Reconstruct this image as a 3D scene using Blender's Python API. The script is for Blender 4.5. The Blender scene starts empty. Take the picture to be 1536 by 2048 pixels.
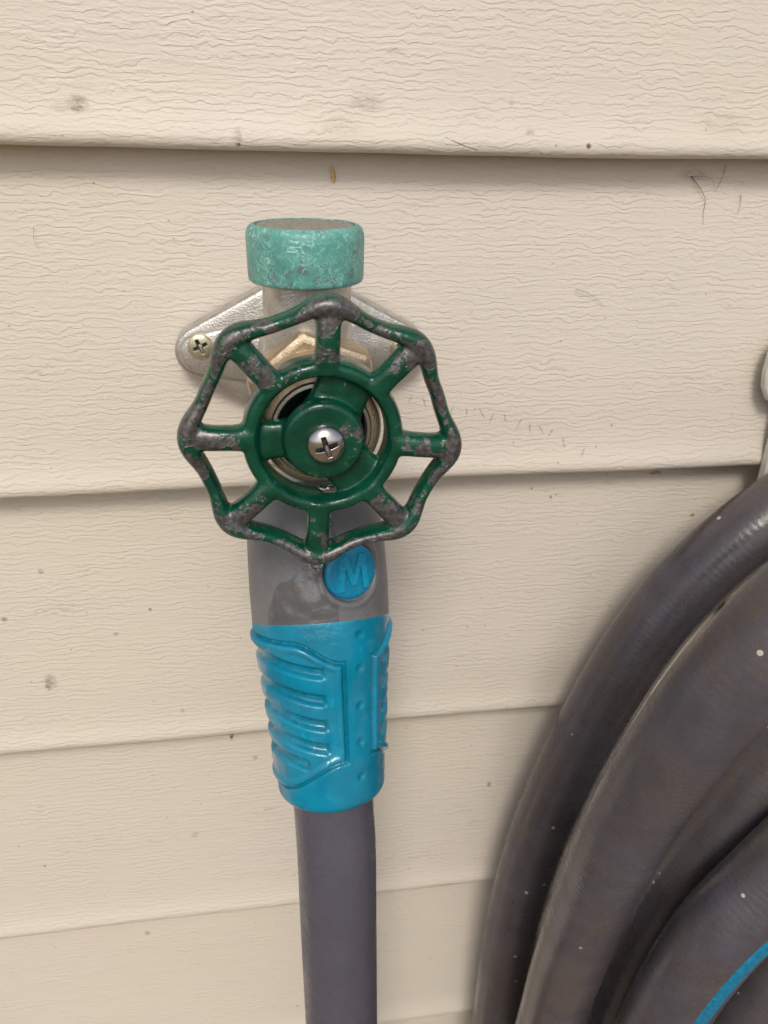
import bpy, bmesh, math, random
import numpy as np
from mathutils import Vector, Matrix, noise as mnoise

random.seed(7)
SC = bpy.context.scene
COL = SC.collection
R = math.radians

# ------------------------------------------------------------------ camera
FPX = 1538.0                                    # focal length in photo pixels (1536 x 2048)
YAW, PITCH, ROLL = R(9.144), R(26.737), R(-1.341)
CAM = Vector((0.0, -0.24165, 0.00664))
fw = Vector((math.sin(YAW) * math.cos(PITCH), math.cos(YAW) * math.cos(PITCH), -math.sin(PITCH)))
rt0 = Vector((math.cos(YAW), -math.sin(YAW), 0))
dn0 = fw.cross(rt0)
rt = rt0 * math.cos(ROLL) + dn0 * math.sin(ROLL)
dn = -rt0 * math.sin(ROLL) + dn0 * math.cos(ROLL)
cam = bpy.data.cameras.new('camera')
cam.sensor_fit = 'HORIZONTAL'
cam.sensor_width = 36.0
cam.lens = 36.0 * FPX / 1536.0
cam.clip_start = 0.005
cam.clip_end = 500
cam.dof.use_dof = True
cam.dof.focus_distance = 0.2
cam.dof.aperture_fstop = 38.0
co = bpy.data.objects.new('camera', cam)
COL.objects.link(co)
m = Matrix((rt, -dn, -fw)).transposed().to_4x4()
m.translation = CAM
co.matrix_world = m
SC.camera = co

# ------------------------------------------------------------------ world, sun, exposure
SUN_AZ, SUN_EL = R(190), R(44)                   # azimuth clockwise from +Y (into the wall)
w = bpy.data.worlds.new('World')
SC.world = w
w.use_nodes = True
wn = w.node_tree
wn.nodes.clear()
sky = wn.nodes.new('ShaderNodeTexSky')
sky.sky_type = 'NISHITA'
sky.sun_disc = False
sky.sun_elevation = SUN_EL
sky.sun_rotation = SUN_AZ
sky.dust_density = 3.0
sky.air_density = 1.0
hs = wn.nodes.new('ShaderNodeHueSaturation')
hs.inputs['Saturation'].default_value = 0.60
bg = wn.nodes.new('ShaderNodeBackground')
bg.inputs['Strength'].default_value = 0.12
wo = wn.nodes.new('ShaderNodeOutputWorld')
wn.links.new(sky.outputs[0], hs.inputs['Color'])
wn.links.new(hs.outputs[0], bg.inputs[0])
wn.links.new(bg.outputs[0], wo.inputs[0])
sd = Vector((math.sin(SUN_AZ) * math.cos(SUN_EL), math.cos(SUN_AZ) * math.cos(SUN_EL), math.sin(SUN_EL)))
sl = bpy.data.lights.new('sun', 'SUN')
sl.energy = 1.5
sl.angle = R(16)
sl.color = (1.0, 0.95, 0.875)
so = bpy.data.objects.new('sun', sl)
COL.objects.link(so)
so.rotation_euler = (-sd).to_track_quat('-Z', 'Y').to_euler()
so.location = (1.2, -2, 3)
vs = SC.view_settings
vs.view_transform = 'Standard'
vs.look = 'None'
vs.exposure = 0.15
vs.gamma = 1.0
vs.use_curve_mapping = False


def P(u, v, Y):
    """point on the plane y = Y (parallel to the wall) seen at photo pixel u, v"""
    ray = rt * ((u - 768) / FPX) + dn * ((v - 1024) / FPX) + fw
    return CAM + ray * ((Y - CAM.y) / ray.y)


# ------------------------------------------------------------------ mesh helpers
def mesh_obj(name, verts, faces, mat, parent=None, smooth=True, uvs=None, loc=None):
    me = bpy.data.meshes.new(name)
    me.from_pydata([tuple(v) for v in verts], [], faces)
    if uvs is not None:
        ul = me.uv_layers.new(name='UVMap')
        for lp in me.loops:
            ul.data[lp.index].uv = uvs[lp.vertex_index]
    if smooth:
        me.polygons.foreach_set('use_smooth', [True] * len(me.polygons))
    if mat:
        me.materials.append(mat)
    o = bpy.data.objects.new(name, me)
    COL.objects.link(o)
    if parent:
        o.parent = parent
    if loc is not None:
        o.location = loc
    return o


def bm_obj(name, bm, mat, parent=None, smooth=True, angle=None):
    bmesh.ops.recalc_face_normals(bm, faces=bm.faces)
    me = bpy.data.meshes.new(name)
    bm.to_mesh(me)
    bm.free()
    me.polygons.foreach_set('use_smooth', [smooth] * len(me.polygons))
    if smooth and angle:
        me.set_sharp_from_angle(angle=R(angle))
    me.materials.append(mat)
    o = bpy.data.objects.new(name, me)
    COL.objects.link(o)
    if parent:
        o.parent = parent
    return o


def thing(name, label, cat, loc=(0, 0, 0), group=None):
    o = bpy.data.objects.new(name, None)
    COL.objects.link(o)
    o.location = loc
    o.empty_display_size = 0.02
    return tag(o, label, cat, group)


def tag(o, label, cat, group=None):
    o['label'] = label
    o['category'] = cat
    if group:
        o['group'] = group
    return o


def frame(d):
    d = Vector(d).normalized()
    sx = Vector((1, 0, 0)) - d * d.x
    if sx.length < 1e-3:
        sx = Vector((0, 0, 1)) - d * d.z
    sx.normalize()
    sy = d.cross(sx)
    return sx, sy, d


def lathe(name, org, axis, prof, mat, parent, n=64, angle=35, cap0=True, cap1=True, twist=0.0):
    """prof: list of (radius, distance along axis)"""
    sx, sy, d = frame(axis)
    org = Vector(org)
    vs_, fs = [], []
    for (r, h) in prof:
        for i in range(n):
            a = 2 * math.pi * i / n + twist
            vs_.append(org + d * h + sx * (r * math.cos(a)) + sy * (r * math.sin(a)))
    for k in range(len(prof) - 1):
        for i in range(n):
            j = (i + 1) % n
            fs.append((k * n + i, k * n + j, (k + 1) * n + j, (k + 1) * n + i))
    if cap0:
        fs.append(tuple(range(n))[::-1])
    if cap1:
        b = (len(prof) - 1) * n
        fs.append(tuple(range(b, b + n)))
    bm = bmesh.new()
    bv = [bm.verts.new(v) for v in vs_]
    for f_ in fs:
        bm.faces.new([bv[i] for i in f_])
    return bm_obj(name, bm, mat, parent, True, angle)


def catmull(pts, step):
    """centripetal Catmull-Rom, even for unevenly spaced points"""
    pts = [Vector(p) for p in pts]
    ext = [pts[0] * 2 - pts[1]] + pts + [pts[-1] * 2 - pts[-2]]
    out = []
    for i in range(1, len(ext) - 2):
        p0, p1, p2, p3 = ext[i - 1:i + 3]
        t1 = max(1e-6, (p1 - p0).length ** 0.5)
        t2 = t1 + max(1e-6, (p2 - p1).length ** 0.5)
        t3 = t2 + max(1e-6, (p3 - p2).length ** 0.5)
        n = max(2, int((p2 - p1).length / step))
        for k in range(n):
            t = t1 + (t2 - t1) * k / n
            a1 = p0 * ((t1 - t) / t1) + p1 * (t / t1)
            a2 = p1 * ((t2 - t) / (t2 - t1)) + p2 * ((t - t1) / (t2 - t1))
            a3 = p2 * ((t3 - t) / (t3 - t2)) + p3 * ((t - t2) / (t3 - t2))
            b1 = a1 * ((t2 - t) / t2) + a2 * (t / t2)
            b2 = a2 * ((t3 - t) / (t3 - t1)) + a3 * ((t - t1) / (t3 - t1))
            out.append(b1 * ((t2 - t) / (t2 - t1)) + b2 * ((t - t1) / (t2 - t1)))
    out.append(pts[-1])
    return out


def transport(path):
    T = []
    for i in range(len(path)):
        a = path[max(0, i - 1)]
        b = path[min(len(path) - 1, i + 1)]
        T.append((b - a).normalized())
    u = T[0].orthogonal().normalized()
    U = []
    for t in T:
        u = (u - t * u.dot(t)).normalized()
        U.append(u.copy())
    return T, U


def tube_geo(path, rad, n):
    T, U = transport(path)
    vs_, fs, uv = [], [], []
    L = 0.0
    for i, p in enumerate(path):
        if i:
            L += (p - path[i - 1]).length
        r = rad(i / (len(path) - 1), L) if callable(rad) else rad
        v = T[i].cross(U[i])
        for k in range(n):
            a = 2 * math.pi * k / n
            vs_.append(p + (U[i] * math.cos(a) + v * math.sin(a)) * r)
            uv.append((abs(k / n - 0.5), L))
    for i in range(len(path) - 1):
        for k in range(n):
            j = (k + 1) % n
            fs.append((i * n + k, i * n + j, (i + 1) * n + j, (i + 1) * n + k))
    fs.append(tuple(range(n))[::-1])
    b = (len(path) - 1) * n
    fs.append(tuple(range(b, b + n)))
    return vs_, fs, uv


def sstep(a, b, x):
    t = min(1.0, max(0.0, (x - a) / (b - a)))
    return t * t * (3 - 2 * t)


# ------------------------------------------------------------------ material helpers
class NT:
    def __init__(self, name):
        self.m = bpy.data.materials.new(name)
        self.m.use_nodes = True
        self.t = self.m.node_tree
        self.b = self.t.nodes['Principled BSDF']
        self._obj = self._pos = None

    def n(self, typ, **kw):
        nd = self.t.nodes.new(typ)
        for k, v in kw.items():
            setattr(nd, k, v)
        return nd

    def link(self, a, b):
        self.t.links.new(a, b)

    def put(self, sock, v):
        if hasattr(v, 'links'):
            self.link(v, sock)
        elif isinstance(v, (tuple, list)) and len(v) == 3 and sock.type == 'RGBA':
            sock.default_value = (*v, 1)
        else:
            sock.default_value = v

    def math(self, op, a, b=None, c=None, clamp=False):
        nd = self.n('ShaderNodeMath', operation=op, use_clamp=clamp)
        self.put(nd.inputs[0], a)
        if b is not None:
            self.put(nd.inputs[1], b)
        if c is not None:
            self.put(nd.inputs[2], c)
        return nd.outputs[0]

    def vmath(self, op, a, b=None):
        nd = self.n('ShaderNodeVectorMath', operation=op)
        self.put(nd.inputs[0], a)
        if b is not None:
            self.put(nd.inputs[1], b)
        return nd.outputs['Value'] if op in ('LENGTH', 'DOT_PRODUCT') else nd.outputs[0]

    def obj(self):
        if not self._obj:
            self._obj = self.n('ShaderNodeTexCoord').outputs['Object']
        return self._obj

    def uv(self):
        return self.n('ShaderNodeTexCoord').outputs['UV']

    def geo(self, s='Position'):
        return self.n('ShaderNodeNewGeometry').outputs[s]

    def noise(self, vec, scale, detail=3.0, rough=0.55, dist=0.0):
        nd = self.n('ShaderNodeTexNoise')
        self.link(vec, nd.inputs['Vector'])
        nd.inputs['Scale'].default_value = scale
        nd.inputs['Detail'].default_value = detail
        nd.inputs['Roughness'].default_value = rough
        nd.inputs['Distortion'].default_value = dist
        return nd.outputs['Fac']

    def voro(self, vec, scale, feature='F1', out='Distance', rand=1.0):
        nd = self.n('ShaderNodeTexVoronoi', feature=feature)
        self.link(vec, nd.inputs['Vector'])
        nd.inputs['Scale'].default_value = scale
        nd.inputs['Randomness'].default_value = rand
        return nd.outputs[out]

    def ramp(self, x, a, b, lo=0.0, hi=1.0, smooth=True):
        nd = self.n('ShaderNodeMapRange', interpolation_type='SMOOTHSTEP' if smooth else 'LINEAR')
        self.put(nd.inputs[0], x)
        nd.inputs[1].default_value = a
        nd.inputs[2].default_value = b
        nd.inputs[3].default_value = lo
        nd.inputs[4].default_value = hi
        return nd.outputs[0]

    def mix(self, f, a, b):
        nd = self.n('ShaderNodeMix', data_type='RGBA')
        self.put(nd.inputs[0], f)
        self.put(nd.inputs[6], a)
        self.put(nd.inputs[7], b)
        return nd.outputs[2]

    def mixf(self, f, a, b):
        nd = self.n('ShaderNodeMix', data_type='FLOAT')
        self.put(nd.inputs[0], f)
        self.put(nd.inputs[2], a)
        self.put(nd.inputs[3], b)
        return nd.outputs[0]

    def bump(self, h, dist, strength=1.0, normal=None):
        nd = self.n('ShaderNodeBump')
        nd.inputs['Strength'].default_value = strength
        nd.inputs['Distance'].default_value = dist
        self.put(nd.inputs['Height'], h)
        if normal is not None:
            self.link(normal, nd.inputs['Normal'])
        return nd.outputs[0]

    def set(self, **kw):
        names = dict(col='Base Color', rough='Roughness', metal='Metallic', nrm='Normal', coat='Coat Weight',
                     crough='Coat Roughness', spec='Specular IOR Level', ior='IOR', trans='Transmission Weight',
                     sub='Subsurface Weight', subr='Subsurface Scale', cnrm='Coat Normal')
        for k, v in kw.items():
            self.put(self.b.inputs[names[k]], v)
        return self.m


# ------------------------------------------------------------------ materials
WALL_EDGE = [-0.0005, -0.1000, -0.2040, -0.3053, -0.4055]
E_ = 0.1016


def wall_y(z):
    """front surface of the siding at height z"""
    k = -1
    top = WALL_EDGE[0] + E_
    edges = [WALL_EDGE[0] + E_] + WALL_EDGE + [WALL_EDGE[-1] - E_ * i for i in range(1, 6)]
    for a, b in zip(edges[:-1], edges[1:]):
        if b <= z <= a:
            return -0.0008 - 0.0110 * (a - z) / (a - b)
    return -0.006


def mat_siding():
    M = NT('vinyl_siding')
    p = M.geo('Position')
    info = M.n('ShaderNodeObjectInfo')
    rnd = info.outputs['Random']
    sep = M.n('ShaderNodeSeparateXYZ')
    M.link(p, sep.inputs[0])
    x, z = sep.outputs[0], sep.outputs[2]

    def vec(sx, sz, off):
        c = M.n('ShaderNodeCombineXYZ')
        M.link(M.math('MULTIPLY', x, sx), c.inputs[0])
        M.link(M.math('MULTIPLY', z, sz), c.inputs[1])
        M.link(M.math('MULTIPLY_ADD', rnd, 37.0, off), c.inputs[2])
        return c.outputs[0]

    # embossed wood grain: ledges (saw teeth in height) bent and broken by noise
    def ledges(freq, warp, off, sx, sz, lo, hi):
        n1 = M.noise(vec(sx, sz, off), 1.0, 3.0, 0.6)
        n3 = M.noise(vec(330, 420, off + 9), 1.0, 2.0, 0.5)
        ph = M.math('MULTIPLY_ADD', z, freq, M.math('MULTIPLY', n1, warp))
        ph = M.math('MULTIPLY_ADD', n3, 0.85, ph)
        fr = M.math('FRACT', ph)
        # slow swell then sharp drop
        rise = M.ramp(fr, 0.0, 0.28)
        fall = M.ramp(fr, 0.28, 1.0, 1.0, 0.0, smooth=False)
        h = M.math('MULTIPLY', rise, fall)
        mn = M.math('MULTIPLY_ADD', M.math('SUBTRACT', rnd, 0.5), 0.10, M.noise(vec(sx * 0.55, sz * 0.6, off + 3.3), 1.0, 3.0, 0.6))
        msk = M.ramp(mn, lo, hi)
        return M.math('MULTIPLY', h, msk)

    g1 = ledges(470.0, 3.2, 1.0, 110.0, 230.0, 0.29, 0.64)
    g2 = ledges(860.0, 3.2, 5.0, 170.0, 380.0, 0.32, 0.64)
    fine = M.noise(vec(900, 1500, 8.0), 1.0, 3.0, 0.6)
    sw = M.noise(vec(14, 60, 2.0), 1.0, 3.0, 0.5)
    h = M.math('MULTIPLY_ADD', g2, 0.42, g1)
    h = M.math('MULTIPLY_ADD', fine, 0.60, h)
    h = M.math('MULTIPLY_ADD', sw, 0.9, h)
    nrm = M.bump(h, 0.00011, 1.0)

    # colour: beige, slightly blotchy; dirt sits on the ledges
    blot = M.noise(vec(9, 14, 4.0), 1.0, 4.0, 0.6)
    col = M.mix(M.ramp(blot, 0.3, 0.7), (0.622, 0.552, 0.470), (0.588, 0.530, 0.456))
    tint = M.ramp(M.noise(vec(7, 9, 21.0), 1.0, 3.0, 0.55), 0.36, 0.64)
    col = M.mix(0.5, col, M.mix(tint, (0.612, 0.552, 0.446), (0.612, 0.543, 0.472)))
    dirt = M.ramp(M.noise(vec(35, 60, 6.0), 1.0, 4.0, 0.65), 0.52, 0.75)
    grime = M.math('MULTIPLY', M.math('MULTIPLY', M.ramp(g1, 0.55, 1.0), dirt), 0.40)
    col = M.mix(grime, col, (0.30, 0.235, 0.165))
    # small random specks
    vd = M.voro(vec(130, 130, 3.0), 1.0)
    vc = M.voro(vec(130, 130, 3.0), 1.0, out='Color')
    sc = M.n('ShaderNodeSeparateColor')
    M.link(vc, sc.inputs[0])
    gate = M.math('GREATER_THAN', sc.outputs[0], 0.965)
    spk = M.math('MULTIPLY', M.ramp(vd, 0.04, 0.10, 1.0, 0.0), gate)
    col = M.mix(M.math('MULTIPLY', spk, 0.7), col, (0.10, 0.075, 0.055))
    vd2 = M.voro(vec(420, 420, 7.0), 1.0)
    vc2 = M.voro(vec(420, 420, 7.0), 1.0, out='Color')
    sc2 = M.n('ShaderNodeSeparateColor')
    M.link(vc2, sc2.inputs[0])
    gate2 = M.math('GREATER_THAN', sc2.outputs[1], 0.975)
    spk2 = M.math('MULTIPLY', M.ramp(vd2, 0.05, 0.22, 1.0, 0.0), gate2)
    col = M.mix(M.math('MULTIPLY', spk2, 0.55), col, (0.17, 0.12, 0.085))
    # stains with a place of their own (px, py, half width, half height in photo pixels, strength)
    brk = M.noise(vec(500, 900, 11.0), 1.0, 3.0, 0.7)
    brk2 = M.ramp(brk, 0.36, 0.58)
    stains = [(153, 206, 26, 22, 0.55), (155, 216, 20, 9, 0.9), (120, 216, 30, 12, 0.22), (475, 275, 11, 22, 0.5), (476, 288, 7, 8, 1.0),
              (735, 205, 40, 22, 0.3), (1176, 292, 6, 7, 1.3), (100, 1368, 15, 17, 0.6), (95, 1375, 8, 12, 0.7),
              (81, 1144, 7, 6, 0.8), (8, 1240, 9, 5, 0.8), (232, 1270, 8, 3, 0.6), (300, 1221, 4, 4, 0.8), (463, 1470, 5, 9, 1.2),
              (510, 1515, 6, 5, 0.6), (390, 1672, 9, 6, 0.4), (295, 1865, 7, 5, 0.6), (365, 1426, 5, 5, 0.5),
              (1025, 205, 6, 10, 0.3), (790, 100, 22, 8, 0.3), (1060, 265, 10, 9, 0.5), (1435, 1030, 7, 7, 0.9),
              (1385, 1030, 5, 5, 0.8), (1078, 1405, 6, 5, 0.9), (978, 1570, 5, 5, 0.8), (1450, 250, 60, 30, 0.14),
              (680, 255, 60, 26, 0.12), (1390, 350, 40, 14, 0.35), (1310, 945, 14, 4, 0.9), (1000, 870, 180, 60, 0.06),
              (640, 1080, 10, 10, 0.0)]
    # the row of rubbed ticks beside the handwheel
    ticks = [(822, 800), (850, 806), (905, 822), (935, 826), (966, 830), (985, 838), (1012, 838), (1040, 850), (1062, 858),
             (1085, 862), (1104, 868), (1130, 888), (1168, 906)]
    acc = None
    for (u, v, a, b, s) in stains:
        if s <= 0:
            continue
        q = P(u, v, -0.006)
        q = P(u, v, wall_y(q.z))
        qa, qb = P(u + a, v, q.y), P(u, v + b, q.y)
        c = M.n('ShaderNodeCombineXYZ')
        M.link(M.math('MULTIPLY_ADD', x, 1 / abs(qa.x - q.x), -q.x / abs(qa.x - q.x)), c.inputs[0])
        M.link(M.math('MULTIPLY_ADD', z, 1 / abs(qb.z - q.z), -q.z / abs(qb.z - q.z)), c.inputs[1])
        d = M.vmath('LENGTH', c.outputs[0])
        k = M.ramp(d, 0.35, 1.15, s, 0.0)
        acc = k if acc is None else M.math('MAXIMUM', acc, k)
    st = M.math('MULTIPLY', acc, M.math('MULTIPLY_ADD', brk2, 0.75, 0.25), clamp=True)
    col = M.mix(M.math('MULTIPLY', st, 0.95), col, (0.150, 0.082, 0.050))
    acc = None
    for i, (u, v) in enumerate(ticks):
        q = P(u, v, wall_y(P(u, v, -0.006).z))
        ln = 0.0016 + 0.0012 * ((i * 37) % 10) / 10
        sl_ = (-0.5, 0.25, -0.4, 0.1, 0.6)[i % 5]
        dx = M.math('ADD', x, -q.x)
        dz = M.math('ADD', z, -q.z)
        c = M.n('ShaderNodeCombineXYZ')
        M.link(M.math('MULTIPLY', M.math('MULTIPLY_ADD', dz, sl_, dx), 1 / 0.00042), c.inputs[0])
        M.link(M.math('MULTIPLY', dz, 1 / ln), c.inputs[1])
        k = M.ramp(M.vmath('LENGTH', c.outputs[0]), 0.4, 1.1, 1.0, 0.0)
        acc = k if acc is None else M.math('MAXIMUM', acc, k)
    col = M.mix(M.math('MULTIPLY', acc, M.math('MULTIPLY_ADD', brk2, 0.38, 0.16)), col, (0.20, 0.13, 0.10))
    rough = M.ramp(blot, 0.3, 0.7, 0.50, 0.60)
    return M.set(col=col, rough=rough, nrm=nrm, spec=0.35)


def mat_green():
    M = NT('worn_green_paint')
    o = M.obj()
    sep = M.n('ShaderNodeSeparateXYZ')
    M.link(o, sep.inputs[0])
    r = M.math('SQRT', M.math('ADD', M.math('POWER', M.math('ABSOLUTE', sep.outputs[0]), 2.0),
                              M.math('POWER', M.math('ABSOLUTE', sep.outputs[2]), 2.0)))
    nv = M.n('ShaderNodeSeparateXYZ')
    M.link(M.geo('Normal'), nv.inputs[0])
    facing = M.math('MULTIPLY', nv.outputs[1], -1.0)
    n1 = M.noise(o, 190.0, 4.0, 0.6, 0.4)
    n2 = M.noise(o, 900.0, 3.0, 0.65)
    k = M.math('MULTIPLY_ADD', n2, 0.14, M.math('MULTIPLY_ADD', n1, 1.25, -0.19))
    k = M.math('ADD', k, M.ramp(r, 0.0190, 0.0290, 0.0, 0.085))
    k = M.math('ADD', k, M.ramp(r, 0.0100, 0.0070, 0.0, 0.125))
    k = M.math('MULTIPLY_ADD', M.ramp(facing, 0.15, 0.92), M.ramp(r, 0.0160, 0.0185, 0.0, 0.20), k)
    wear = M.ramp(k, 0.705, 0.75)
    edge = M.math('MULTIPLY', M.ramp(k, 0.675, 0.715), M.ramp(k, 0.735, 0.785, 1.0, 0.0))
    lime = M.ramp(M.noise(o, 480.0, 4.0, 0.7), 0.58, 0.70)
    paint = M.mix(M.ramp(M.noise(o, 160, 3.0), 0.35, 0.65), (0.0011, 0.040, 0.021), (0.0018, 0.064, 0.034))
    metal = M.mix(M.ramp(n2, 0.3, 0.7), (0.080, 0.076, 0.080), (0.170, 0.163, 0.160))
    col = M.mix(wear, paint, metal)
    col = M.mix(M.math('MULTIPLY', edge, M.math('MULTIPLY_ADD', lime, 0.65, 0.05)), col, (0.36, 0.36, 0.27))
    speck = M.math('MULTIPLY', M.ramp(M.voro(o, 700.0), 0.10, 0.2, 1.0, 0.0), M.ramp(M.noise(o, 210.0), 0.55, 0.66))
    col = M.mix(M.math('MULTIPLY', speck, 0.55), col, (0.42, 0.45, 0.42))
    ro = M.mixf(wear, M.ramp(M.noise(o, 300.0), 0.35, 0.65, 0.11, 0.28), M.ramp(n2, 0.3, 0.7, 0.3, 0.46))
    h = M.math('MULTIPLY_ADD', wear, -1.0, M.math('MULTIPLY', M.noise(o, 1500.0, 2.0), 0.5))
    h = M.math('MULTIPLY_ADD', M.noise(o, 260.0, 2.0), 1.4, h)
    return M.set(col=col, rough=ro, metal=M.math('MULTIPLY', wear, 0.65), nrm=M.bump(h, 0.00016, 0.9), spec=0.45)


def mat_metal(name, a, b, rough, bumpd, scale, metal=0.9, dark=None):
    M = NT(name)
    o = M.geo('Position')
    n1 = M.noise(o, scale, 4.0, 0.6)
    n2 = M.noise(o, scale * 0.14, 4.0, 0.6)
    col = M.mix(M.ramp(n2, 0.3, 0.7), a, b)
    if dark:
        col = M.mix(M.math('MULTIPLY', M.ramp(n1, 0.42, 0.3, 0, 1), 0.6), col, dark)
    return M.set(col=col, rough=M.ramp(n2, 0.3, 0.7, rough * 0.8, rough * 1.25), metal=metal,
                 nrm=M.bump(n1, bumpd, 1.0))


def mat_cap():
    M = NT('scuffed_teal_plastic')
    p = M.geo('Position')
    n1 = M.noise(p, 240.0, 4.0, 0.65)
    base = M.mix(M.ramp(n1, 0.3, 0.7), (0.078, 0.290, 0.245), (0.115, 0.365, 0.312))
    grey = M.math('MULTIPLY', M.ramp(M.noise(p, 380.0, 4.0, 0.7, 0.6), 0.46, 0.64), M.ramp(M.noise(p, 80.0, 2.0), 0.36, 0.55))
    col = M.mix(M.math('MULTIPLY', grey, 0.85), base, (0.120, 0.150, 0.145))
    # pale rubbed streaks and fibres
    def ridge(scale, sharp, det, dist):
        n = M.noise(p, scale, det, 0.6, dist)
        a = M.math('ABSOLUTE', M.math('MULTIPLY_ADD', n, 2.0, -1.0))
        return M.ramp(a, 0.0, sharp, 1.0, 0.0)

    s1 = M.math('MULTIPLY', ridge(210.0, 0.08, 3.0, 1.6), M.ramp(M.noise(p, 170.0, 3.0), 0.42, 0.58))
    s2 = M.math('MULTIPLY', ridge(430.0, 0.09, 2.0, 2.2), M.ramp(M.noise(p, 120.0, 3.0), 0.44, 0.60))
    s3 = M.math('MULTIPLY', M.ramp(M.noise(p, 520.0, 4.0, 0.7, 1.2), 0.52, 0.72), M.ramp(M.noise(p, 95.0, 2.0), 0.40, 0.62))
    s = M.math('MAXIMUM', M.math('MAXIMUM', s1, M.math('MULTIPLY', s2, 0.7)), M.math('MULTIPLY', s3, 0.7))
    col = M.mix(M.math('MULTIPLY', s, 0.90), col, (0.33, 0.62, 0.55))
    h = M.math('MULTIPLY_ADD', s, 0.7, n1)
    return M.set(col=col, rough=0.36, nrm=M.bump(h, 0.00012, 1.0))


def mat_plastic(name, a, b, rough_dry, rough_wet, wet_lo, wet_hi, scale=120.0, dust=0.0, dustcol=(0.3, 0.28, 0.25), wob=0.0003, spec=0.5):
    M = NT(name)
    p = M.geo('Position')
    n1 = M.noise(p, scale, 4.0, 0.6)
    wet = M.ramp(M.noise(p, scale * 0.55, 2.0, 0.5, 0.5), wet_lo, wet_hi)
    col = M.mix(M.ramp(n1, 0.3, 0.7), a, b)
    if dust:
        ds = M.math('MULTIPLY', M.math('MULTIPLY', M.ramp(M.noise(p, scale * 6, 4.0, 0.7), 0.45, 0.75), dust), M.math('SUBTRACT', 1.0, wet))
        col = M.mix(ds, col, dustcol)
    fine = M.noise(p, 2600.0, 2.0)
    nr = M.bump(M.math('MULTIPLY', fine, M.math('SUBTRACT', 1.0, wet)), 0.00006, 0.8)
    film = M.noise(p, 330.0, 2.0, 0.5, 0.7)
    nw = M.bump(film, wob, 0.8)
    return M.set(col=col, rough=M.mixf(wet, rough_dry, rough_dry * 0.8), nrm=nr, coat=wet, crough=rough_wet, cnrm=nw, spec=spec)


def mat_collar():
    M = NT('grey_plastic_collar')
    p = M.geo('Position')
    n1 = M.noise(p, 110.0, 4.0, 0.6)
    at = M.n('ShaderNodeAttribute', attribute_name='wet')
    wet = M.ramp(at.outputs['Fac'], 0.15, 0.5)
    col = M.mix(M.ramp(n1, 0.3, 0.7), (0.118, 0.120, 0.128), (0.150, 0.150, 0.156))
    ds = M.math('MULTIPLY', M.ramp(M.noise(p, 1300.0, 4.0, 0.7), 0.48, 0.72), 0.35)
    col = M.mix(ds, col, (0.25, 0.24, 0.22))
    col = M.mix(M.math('MULTIPLY', wet, 0.85), col, (0.078, 0.078, 0.086))
    rust = M.math('MULTIPLY', M.ramp(M.noise(p, 160.0, 3.0, 0.6, 0.5), 0.56, 0.66), wet)
    col = M.mix(M.math('MULTIPLY', rust, 0.15), col, (0.16, 0.10, 0.06))
    fine = M.noise(p, 2600.0, 2.0)
    nr = M.bump(fine, 0.00006, 0.7)
    return M.set(col=col, rough=0.42, nrm=nr, coat=wet, crough=0.02, cnrm=M.bump(M.noise(p, 420.0, 2.0, 0.5, 0.6), 0.0005, 0.8))


def mat_grip():
    M = NT('teal_rubber_grip')
    p = M.geo('Position')
    n1 = M.noise(p, 90.0, 4.0, 0.6)
    n2 = M.noise(p, 600.0, 4.0, 0.65)
    col = M.mix(M.ramp(n1, 0.3, 0.7), (0.000, 0.170, 0.275), (0.000, 0.222, 0.355))
    pale = M.math('MULTIPLY', M.ramp(M.noise(p, 260.0, 4.0, 0.7, 0.8), 0.52, 0.72), M.ramp(n1, 0.4, 0.6))
    col = M.mix(M.math('MULTIPLY', pale, 0.35), col, (0.05, 0.36, 0.46))
    sep = M.n('ShaderNodeSeparateColor')
    at = M.n('ShaderNodeAttribute', attribute_name='groove')
    dirt = M.math('MULTIPLY', at.outputs['Fac'], M.ramp(n2, 0.30, 0.62))
    col = M.mix(M.math('MULTIPLY', dirt, 0.45), col, (0.004, 0.085, 0.105))
    wet = M.ramp(M.noise(p, 70.0, 2.0, 0.5, 0.5), 0.40, 0.52)
    film = M.noise(p, 420.0, 3.0, 0.55, 0.8)
    nr = M.bump(n2, 0.00010, 0.8)
    nw = M.bump(film, 0.00032, 0.9)
    return M.set(col=col, rough=0.40, nrm=nr, coat=wet, crough=0.05, cnrm=nw, spec=0.25)


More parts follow.
